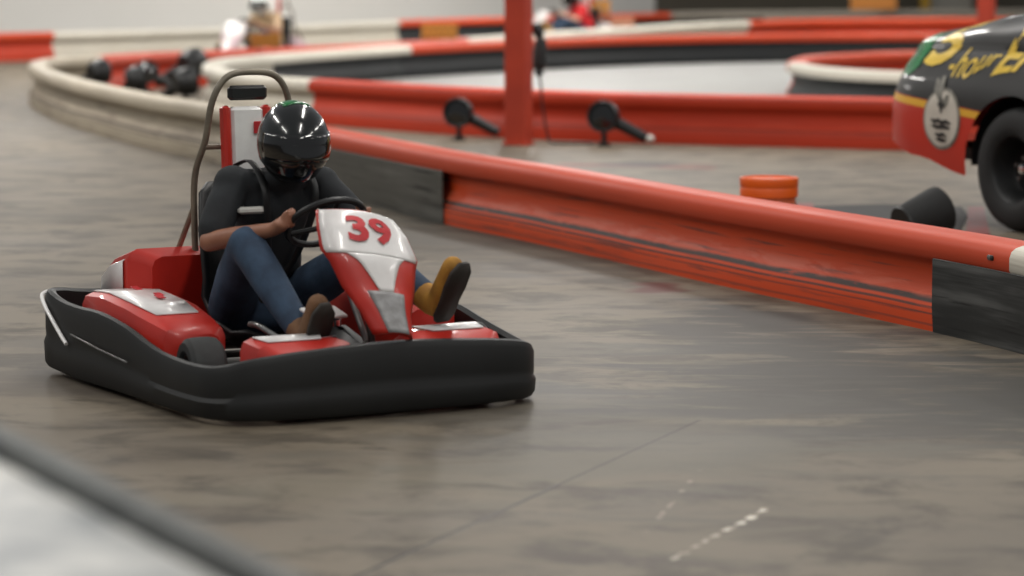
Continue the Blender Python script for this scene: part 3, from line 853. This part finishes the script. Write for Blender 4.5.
    m_ = MB(); m_.tube([cw+rot @ Vector((.155*math.cos(t), .155*math.sin(t), 0)) for t in [2*math.pi*i/32 for i in range(33)]], .014, 10)
    for t in (R(90), R(210), R(330)): m_.tube([cw+ax*.02, cw+rot @ Vector((.15*math.cos(t), .15*math.sin(t), 0))], .011, 8)
    m_.ball(cw+ax*.01, (.04, .04, .025)); sw = m_.build('steering_wheel', M['black'], k)
    m_ = MB(); m_.tube([cw, cw+ax*.55], .012, 10); m_.build('steering_column', M['steel'], k)
    # front panel (nassau): stations along its spine
    sp = [(.62, .735, .130), (.64, .73, .165), (.70, .67, .192), (.755, .59, .205), (.785, .55, .18), (.83, .46, .15), (.89, .38, .105), (.95, .30, .08)]
    rings = []; ts = []
    def surf(i_f, u):
        i_f = max(0, min(len(sp)-1.001, i_f)); i = int(i_f); f = i_f-i
        a, b = sp[i], sp[i+1]
        F, z, w_ = (a[j]*(1-f)+b[j]*f for j in range(3))
        bulge = .035*(1-u*u)
        return Vector((F+bulge*.8-.03*abs(u)**3, u*w_, z+bulge*.5-(u*w_)*.17))
    for i in range(0, 29):
        q = i/4
        rings.append([surf(q, -1+2*j/14) for j in range(15)])
    m_ = MB(); m_.loft(rings, closed=False, cap=False)
    for fi, f in enumerate(m_.f): pass
    n_ = m_.build('front_panel', main, k, smooth=50, thick=.012)
    def decal(q0, q1, u0f, u1f, m, name, off=.010):
        d_ = MB(); rr = []
        steps = 10
        for i in range(steps+1):
            q = q0+(q1-q0)*i/steps; t = i/steps
            ua, ub = u0f(t), u1f(t)
            rr.append([surf(q, ua+(ub-ua)*j/8)+Vector((off*.8, 0, off*.6)) for j in range(9)])
        d_.loft(rr, closed=False, cap=False); return d_.build(name, m, n_, thick=.003)
    decal(.7, 3.35, lambda t: -.97, lambda t: .97, second, 'number_plate')
    decal(3.35, 5.2, lambda t: -.62+.42*t, lambda t: .62-.42*t, second, 'centre_stripe')
    decal(5.2, 7, lambda t: -.55, lambda t: .55, M['sticker_grey'] if full else second, 'lower_sticker')
    if number:
        vs, fs = text_mesh(number, 1.0, 0, .035, 1.05)
        xs = [v.x for v in vs]; ys = [v.y for v in vs]; x0, x1, y0, y1 = min(xs), max(xs), min(ys), max(ys)
        d_ = MB(); d_.add([surf(2.7-(v.y-y0)/(y1-y0)*1.35, -.50+(v.x-x0)/(x1-x0)*1.0)+Vector((.014, 0, .011)) for v in vs], fs)
        o_ = d_.build('race_number', M['ink_red'], n_, smooth=0); o_['label'] = 'red number 39'
    m_ = MB(); m_.tube([(.60, 0, .66), (.70, 0, .4), (.8, 0, .12)], .014, 10); m_.build('panel_bracket', M['darksteel'], k)
    # chrome knob and console between seat and panel
    # front fairings
    for s in (-1, 1):
        st = [(.50, .22, .30, .15, .24), (.56, .20, .42, .12, .265), (.68, .15, .52, .1, .30), (.82, .12, .52, .1, .29), (.89, .13, .46, .12, .25)]
        m_ = MB(); pod(m_, [(F, a if s > 0 else -b, b if s > 0 else -a, z0, z1) for F, a, b, z0, z1 in st])
        ff = m_.build('front_fairing', main, k)
        m_ = MB(); rr = []
        for F, a, b, z1 in ((.63, .2, .44, .291), (.70, .2, .48, .304), (.80, .24, .46, .296)): rr.append([Vector((F, s*a, z1)), Vector((F, s*b, z1))])
        m_.loft(rr, closed=False, cap=False); m_.build('fairing_sticker', second, ff, thick=.004)
    # roll hoop
    m_ = MB()
    hp = [(-.51, -.16, .10), (-.51, -.17, .55), (-.46, -.19, .82), (-.36, -.185, .98), (-.32, -.17, 1.14), (-.31, -.11, 1.235), (-.31, 0, 1.255), (-.31, .11, 1.235), (-.32, .17, 1.14), (-.36, .185, .98), (-.46, .19, .82), (-.51, .17, .55), (-.51, .16, .10)]
    m_.tube(crom([Vector(p) for p in hp], 5), .014, 12); m_.tube([(-.37, -.185, .95), (-.38, .185, .95)], .012, 10)
    for s in (-1, 1): m_.tube([(-.49, s*.18, .70), (-.80, s*.2, .30)], .012, 10)
    m_.build('roll_hoop', M['bronze'], k)
    m_ = MB(); m_.box((-.30, -.03, .98), (.05, .15, .27), Matrix.Rotation(R(-4), 3, 'Y'), .3); hr = m_.build('headrest', second, k)
    for s in (-1, 1):
        m_ = MB(); m_.box((-.30, -.03+s*.09, .98), (.056, .034, .28), Matrix.Rotation(R(-4), 3, 'Y'), .3); m_.build('headrest_edge', M['kart_red'], hr)
    if full:
        m_ = MB(); m_.box((-.268, .02, 1.03), (.008, .06, .05), bev=.2); m_.build('headrest_badge', M['ink_red'], hr); m_ = MB(); m_.box((-.282, .02, .90), (.008, .06, .05), bev=.2); m_.build('headrest_print', M['ink_red'], hr)
    m_ = MB(); m_.box((-.31, -.02, 1.17), (.04, .17, .06), bev=.3); m_.build('hoop_pad', M['black'], k)
    # pedals
    for s in (-1, 1):
        m_ = MB(); m_.tube([(.74, s*.2, .08), (.76, s*.2, .26)], .01, 8); m_.box((.755, s*.2, .27), (.014, .09, .06), bev=.3); m_.build('pedal', M['chrome'], k)
    # fuel tank with chrome cap, between the knees
    m_ = MB(); m_.box((.42, 0, .19), (.26, .22, .2), bev=.3); ft = m_.build('fuel_tank', M['black'], k)
    m_ = MB(); m_.lathe([(.001, 0), (.035, 0), (.035, .025), (.001, .03)], (.42, 0, .29), None, 18); m_.build('tank_cap', M['chrome'], ft)
    if full:
        m_ = MB(); m_.tube(crom([Vector(p) for p in ((.30, -.30, .30), (.45, -.33, .31), (.60, -.30, .27), (.68, -.20, .24))], 5), .012, 10); m_.build('side_tube', M['steel'], k)
        m_ = MB(); m_.box((.66, -.16, .375), (.12, .15, .012), Matrix.Rotation(R(12), 3, 'Y'), .3); m_.build('foot_plate', M['kart_white'], k)
    return k
KZ = R(-60)
k0 = P(397, 417)-Vector((math.cos(KZ), math.sin(KZ), 0))*.98; k0.z = 0
kart = make_kart(k0, KZ, 'red, white and black go kart with number 39 driving in front', '39', scale=1.03)
KM = Matrix.Translation(k0) @ Matrix.Rotation(KZ, 4, 'Z') @ Matrix.Scale(1.03, 4)
drv = person(KM, (R(-6), R(4)), 'person in black helmet, charcoal t-shirt and jeans driving kart 39', M['shirt'], M['skin'], M['gloss_black'], ('boot_brown', 'boot'), helm_stripe=M['green_gloss'])
# harness with one buckle, painted white to stand for its chrome glint
m_ = MB()
hT = Matrix.Translation(Vector((.30, 0, 0)))
for s in (-1, 1):
    pts = [Vector((-.33, s*.09, .86)), Vector((-.12, s*.10, .905)), Vector((.035, s*.11, .82)), Vector((.045, s*.1, .7)), Vector((-.03, s*.06, .52)), Vector((-.07, 0, .42))]
    pts = [hT @ p for p in crom(pts, 5)]
    m_.tube(pts, .016, 8, flat=.35)
m_.build('harness', M['black'], drv)
m_ = MB(); m_.box((.30+.03, -.16, .72), (.035, .12, .028), bev=.3); m_.build('buckle', M['white'], drv)['label'] = 'harness buckle with its glint painted white'

g1 = P(264, 73)
k1 = make_kart(g1, R(-122), 'pale pink and white go kart far off beside the white wall', None, mat('pale pink bodywork', (220, 196, 202), .4), M['kart_white'], 1.05, False)
K1 = Matrix.Translation(g1) @ Matrix.Rotation(R(-122), 4, 'Z') @ Matrix.Scale(1.05, 4)
person(K1, (0, 0), 'distant person in tan and plum shirt driving the pale kart by white wall', M['shirt_tan'], M['skin'], M['helmet_pale'], detail=False)
g2 = P(575, 51.5)
k2 = make_kart(g2, R(-155), 'white go kart behind the cream barrier right of the post', None, mat('off white bodywork', (226, 214, 212), .4), M['kart_white'], 1.0, False)
K2 = Matrix.Translation(g2) @ Matrix.Rotation(R(-155), 4, 'Z') @ Matrix.Scale(1.0, 4)
person(K2, (0, 0), 'distant person in a red shirt driving the white kart right of the post', M['shirt_red'], M['skin_pale'], M['gloss_black'], detail=False)

# ---------------------------------------------------------------- race car (local: x = S from rear forward, y inboard, z up)
AX = 1.62; WR = .405
cw = P(1003, 233)
tang = Vector((.47, -.883, 0)).normalized()
car_o = cw-tang*AX; car_o.z = 0
car = empty('race_car', car_o, math.atan2(tang.y, tang.x), 'black, red and yellow race car with sponsor lettering parked at right', 'race car')
# local +y for this rotation is tang rotated +90deg = (.883,.47): inboard (away from camera) good
CL = 5.1; HALF = .93
def lerp_tab(t, x):
    for (a, va), (b, vb) in zip(t, t[1:]):
        if x <= b:
            f = max(0, min(1, (x-a)/(b-a))); f = f*f*(3-2*f); return va+(vb-va)*f
    return t[-1][1]
ZB = [(0, .58), (.2, .52), (.6, .44), (1.14, .34), (2.1, .2), (4.5, .2), (5.1, .25)]
ZS = [(0, 1.0), (.12, 1.10), (.35, 1.15), (1.1, 1.17), (1.7, 1.15), (3.2, 1.1), (4.4, 1.02), (5.1, .85)]
ZT = [(0, 1.04), (.12, 1.19), (.35, 1.30), (1.1, 1.42), (1.7, 1.50), (3.2, 1.42), (4.4, 1.12), (5.1, .9)]
ARCH = ((AX, .475), (4.32, .46))
def body_pt(S, v):
    """v 0..1 up the side (0 bottom, .62 shoulder) then over the top to the centre line"""
    zb = lerp_tab(ZB, S); zs = lerp_tab(ZS, S); zt_ = lerp_tab(ZT, S)
    # corner rounding in plan at rear and front
    e = 0
    if S < .55: e = (1-math.sqrt(max(0, 1-((.55-S)/.55)**2)))*.42
    if S > CL-.7: e = (1-math.sqrt(max(0, 1-((S-CL+.7)/.7)**2.0)))*.6
    if v <= .62:
        q = v/.62; z = zb+(zs-zb)*q
        for ac, ar in ARCH:
            if abs(S-ac) < ar:
                lo = WR+math.sqrt(ar*ar-(S-ac)**2)
                z = max(lo, zb)+(zs-max(lo, zb))*q
        rel = (z-.25)/(zs-.25)
        y = e+.035*(1-min(1, rel/.45))**2+.20*max(0, (rel-.5)/.5)**2.4+.03
        return Vector((S, y, z))
    q = (v-.62)/.38
    y0 = e+.23
    th = q*math.pi/2
    z = zs+(zt_-zs)*math.sin(th)**.9
    y = y0+(HALF-y0)*(1-math.cos(th))
    return Vector((S, y, z))
SS = []
x = 0.0
base = [0, .01, .03, .06, .1, .15, .2, .27, .35, .45, .55, .65, .75, .85]+[.92+i*.05 for i in range(84)]
for ac, ar in ARCH: base += [ac-ar-.001, ac-ar+.0005, ac-ar+.004, ac-ar+.012, ac-ar+.03, ac+ar+.001, ac+ar-.0005, ac+ar-.004, ac+ar-.012, ac+ar-.03]
SS = sorted(set(round(s, 4) for s in base if s <= CL-.02))+[CL-.01, CL]
VS = [i/31*.62 for i in range(32)]+[.62+.38*i/16 for i in range(1, 17)]
# livery: red below a yellow stripe, black above
mcar, nt, bs = newmat('race car livery')
o_ = nt.coord(); xx, yy, zz = nt.sep(o_)
zs_ = nt.math('ADD', zz, nt.math('MULTIPLY', xx, .085))
lvl = .845
f_red = nt.math('LESS_THAN', zs_, lvl-.027)
f_edge = nt.math('LESS_THAN', zs_, lvl+.034)
f_yel = nt.math('LESS_THAN', zs_, lvl+.027)
nz = nt.noise(o_, 3, 4)
blk = nt.mix(nz, s2l((26, 25, 24)), s2l((34, 33, 31)))
c_ = nt.mix(f_edge, blk, s2l((170, 60, 30)))
c_ = nt.mix(f_yel, c_, s2l((210, 160, 44)))
c_ = nt.mix(nt.math('LESS_THAN', zs_, lvl-.02), c_, s2l((180, 70, 30)))
c_ = nt.mix(f_red, c_, nt.mix(nz, s2l((176, 44, 28)), s2l((188, 48, 30))))
nt.link(c_, bs.inputs['Base Color']); bs.inputs['Roughness'].default_value = .5; bs.inputs['Specular IOR Level'].default_value = .3; bs.inputs['Coat Weight'].default_value = .3; bs.inputs['Coat Roughness'].default_value = .06
M['livery'] = mcar
m_ = MB()
rings = [[body_pt(S, v) for v in VS]+[Vector((S, 2*HALF-p.y, p.z)) for p in [body_pt(S, v) for v in VS[:-1]][::-1]] for S in SS]
m_.loft(rings, closed=False, cap=False)
for k_, S in ((0, 0), (len(SS)-1, CL)):
    o2 = k_*len(rings[0]); n2 = len(rings[0])
    m_.f.append(tuple(o2+j for j in range(n2))); m_.mi.append(0)
m_.build('car_body', mcar, car, smooth=40)
# underside / floor pan
m_ = MB(); m_.box((2.5, HALF, .3), (2.0, 1.2, .12), bev=.2); m_.box((.9, HALF, .46), (1.1, 1.15, .1), bev=.2); m_.build('floor_pan', M['black'], car)
# cabin
m_ = MB(); rr = []
for S, w_, z in ((1.7, .62, 1.38), (2.1, .56, 1.62), (2.9, .55, 1.66), (3.4, .6, 1.5), (3.8, .66, 1.25)):
    rr.append([Vector((S, HALF-w_-.08, z-.32)), Vector((S, HALF-w_, z-.05)), Vector((S, HALF-w_+.1, z)), Vector((S, HALF+w_-.1, z)), Vector((S, HALF+w_, z-.05)), Vector((S, HALF+w_+.08, z-.32))])
m_.loft(rr); m_.build('cabin', M['gloss_black'], car)
# inner wheel wells
for ac, ar in ARCH:
    for side in (0, 1):
        m_ = MB(); rr = []
        ys = (.09, .40) if side == 0 else (2*HALF-.09, 2*HALF-.40)
        for y in ys: rr.append([Vector((ac+ar*math.cos(t), y, WR+ar*math.sin(t))) for t in [math.pi*i/20 for i in range(21)]])
        m_.loft(rr, closed=False, cap=False)
        m_.add([Vector((ac+ar*math.cos(t), ys[1], WR+ar*math.sin(t))) for t in [math.pi*i/20 for i in range(21)]], [tuple(range(21))])
        m_.build('wheel_well', M['black'], car, smooth=60)
def car_wheel(ac, y, flip):
    e = empty('wheel', (ac, y, WR), 0 if not flip else math.pi); e.parent = car
    rx = Matrix.Rotation(R(90), 3, 'X')      # lathe z -> -y (outward, towards the camera)
    t = MB(); w = .14
    t.lathe([(.215, -w), (.24, -w-.01), (.33, -w-.012), (.375, -w+.01), (.398, -w+.05), (WR, 0), (.398, w-.05), (.375, w-.01), (.33, w+.012), (.27, w+.014), (.235, w+.006), (.215, w-.01), (.215, -w)], (0, 0, 0), rx, 48, cap=False)
    t.build('tyre', M['tyre'], e)
    t = MB(); t.lathe([(.001, .02), (.07, .02), (.12, -.02), (.175, -.03), (.19, .0), (.2, w-.03), (.216, w-.005), (.219, w-.015), (.216, -w+.01), (.15, -w+.02), (.001, -w+.02)], (0, 0, 0), rx, 40); rm = t.build('rim', M['black'], e)
    t = MB(); t.lathe([(.001, .07), (.03, .065), (.045, .02), (.001, .02)], (0, 0, 0), rx, 20); t.build('hub_cap', M['chrome'], rm)
    for q in range(5):
        a_ = R(18+72*q); t = MB(); t.lathe([(.001, .04), (.012, .038), (.014, .0), (.001, 0)], rx @ Vector((.075*math.cos(a_), .075*math.sin(a_), .015)), rx, 10); t.build('lug_nut', M['steel'], rm)
    return e
for ac in (AX, 4.32):
    car_wheel(ac, .20, False); car_wheel(ac, 2*HALF-.20, True)
# lettering wrapped on the body
def surf_n(S, v, off):
    p = body_pt(S, v); a_ = body_pt(S+.01, v)-p; b2 = body_pt(S, min(1, v+.01))-p
    n = a_.cross(b2).normalized()
    if n.y > 0 and v < .62: n = -n
    if v >= .62 and n.z < 0: n = -n
    return p+n*off
def wrap_text(txt, S0, S1, v0, v1, name, m, shear=.25, bold=.02, slope=0.0, off=.004):
    vs, fs = text_mesh(txt, 1.0, shear, bold)
    xs = [v.x for v in vs]; ys = [v.y for v in vs]; x0, x1, y0, y1 = min(xs), max(xs), min(ys), max(ys)
    d_ = MB()
    pts = []
    for v in vs:
        fx = (v.x-x0)/(x1-x0); fy = (v.y-y0)/(y1-y0)
        pts.append(surf_n(S0+(S1-S0)*fx, v0+(v1-v0)*fy+slope*fx, off))
    d_.add(pts, fs); return d_.build(name, m, car, smooth=0)
wrap_text('5', .52, .88, .52, .84, 'sponsor_lettering', M['gold'], .2, .03)['label'] = 'yellow figure 5'
wrap_text('-hour', .85, 1.33, .47, .62, 'sponsor_lettering', M['gold'], .2, .008)['label'] = 'yellow word hour'
wrap_text('ENERGY', 1.33, 2.72, .34, .78, 'sponsor_lettering', M['gold'], .3, .03, 0)['label'] = 'yellow word ENERGY'
# green flash at the rear corner
def patch(poly, name, m, off=.005, n=6):
    """poly: list of rings (S, v) pairs"""
    d_ = MB(); d_.loft([[surf_n(S, v, off) for S, v in ring] for ring in poly], closed=False, cap=False)
    return d_.build(name, m, car, smooth=60)
patch([[(.24, .52+.24*i/8), (.29, .47+.31*i/8), (.36, .45+.34*i/8), (.43, .46+.33*i/8), (.50, .52+.27*i/8)] for i in range(9)], 'green_flash', M['green_gloss'])
# round emblem with a grey figure above it
cS, cz, cr = .90, .70, .205
def side_at(S, z, off):
    lo, hi = 0, .62
    for _ in range(22):
        mid = (lo+hi)/2
        if body_pt(S, mid).z < z: lo = mid
        else: hi = mid
    return surf_n(S, lo, off)
def disc(name, m, cS, cz, rx_, rz_, off, parent):
    d_ = MB(); rr = []
    for i in range(9):
        k_ = .02+.98*i/8
        rr.append([side_at(cS+rx_*k_*math.cos(t), cz+rz_*k_*math.sin(t), off) for t in [2*math.pi*j/40 for j in range(40)]])
    d_.loft(rr, cap=False); return d_.build(name, m, parent, smooth=60)
em = disc('emblem', M['logo_grey'], cS, cz, cr, cr, .004, car)
disc('emblem_face', M['logo_white'], cS, cz, cr*.9, cr*.9, .007, em)
def strokes(pts, w, name, m, off, parent):
    d_ = MB()
    for line_ in pts:
        rr = []
        L_ = [Vector((a_, b2)) for a_, b2 in line_]
        for i, p in enumerate(L_):
            t = (L_[min(i+1, len(L_)-1)]-L_[max(i-1, 0)]).normalized(); n2 = Vector((-t.y, t.x))
            ww = w*(1.0 if 0 < i < len(L_)-1 else .5)
            rr.append([side_at(*(p+n2*ww), off), side_at(*(p-n2*ww), off)])
        d_.loft(rr, closed=False, cap=False)
    return d_.build(name, m, parent, smooth=60)
strokes([[(0.800, .96), (0.820, .90), (0.860, .86), (0.890, .80)], [(0.860, .98), (0.860, .92), (0.890, .87)], [(0.960, .86), (0.940, .81), (0.910, .78)]], .03, 'emblem_figure', M['logo_grey'], .010, em)
strokes([[(0.890, .84), (0.895, .79), (0.900, .74)], [(0.860, .80), (0.900, .78), (0.940, .79)]], .018, 'emblem_neck_mark', M['ink_black'], .013, em)  # printed black neck mark of the emblem figure
strokes([[(0.790, .695), (0.830, .68), (0.870, .69), (0.910, .675), (0.960, .685), (1.010, .67)], [(0.800, .655), (0.860, .645), (0.940, .65), (1.000, .64)], [(0.840, .60), (0.880, .59), (0.920, .60), (0.960, .585)], [(0.850, .565), (0.910, .56), (0.960, .56)]], .014, 'emblem_print', M['ink_black'], .012, em)
# small white script and orange marker lamp on the upper body
d = patch([[(1.25+.03*i, .80+.02*i), (1.29+.03*i, .80+.02*i)] for i in range(5)], 'white_script', M['white'])
pm = surf_n(1.6, .93, .0)
m_ = MB(); m_.ball(pm, (.06, .05, .035)); m_.build('marker_lamp', M['sign_orange'], car)

# ---------------------------------------------------------------- light
w = bpy.data.worlds.new('World'); sc.world = w; w.use_nodes = True
w.node_tree.nodes['Background'].inputs[0].default_value = (.93, .97, 1.0, 1); w.node_tree.nodes['Background'].inputs[1].default_value = .24
def area(loc, sx, sy, e, rot=(0, 0, 0), col=(1, .965, .915)):
    l = bpy.data.lights.new('Area', 'AREA'); l.shape = 'RECTANGLE'; l.size = sx; l.size_y = sy; l.energy = e; l.color = col
    o = bpy.data.objects.new('tube_and_fill_light', l); COL.objects.link(o); o.location = loc; o.rotation_euler = rot
    return o
for y in (7, 14, 21, 30, 42, 52, 62):
    for x in (-8, 0, 8):
        if y == 62 and x == -8 or y == 52 and x == -8: continue
        area((x+.8, y, 6.5), .35, 4.5, 225 if y < 30 else 590)
area((-14, 38, 6.5), .5, 6, 700); area((-8, 48, 6.5), .5, 6, 500)  # these and the next are fill lights added to brighten the far walls
area((4, 58, 6.5), .5, 6, 500)
# ---------------------------------------------------------------- camera
cam = bpy.data.cameras.new('Camera'); co = bpy.data.objects.new('Camera', cam); COL.objects.link(co); sc.camera = co
co.location = (0, 0, CAMH); co.rotation_euler = (math.pi/2-PITCH, 0, 0)
cam.sensor_width = 36; cam.lens = 36*FPX/1024; cam.clip_end = 300
cam.dof.use_dof = True; cam.dof.focus_distance = 13.4; cam.dof.aperture_fstop = 1.8
vs_ = sc.view_settings
vs_.view_transform = 'Standard'; vs_.look = 'None'; vs_.gamma = 1; vs_.exposure = -0.17; vs_.use_curve_mapping = False
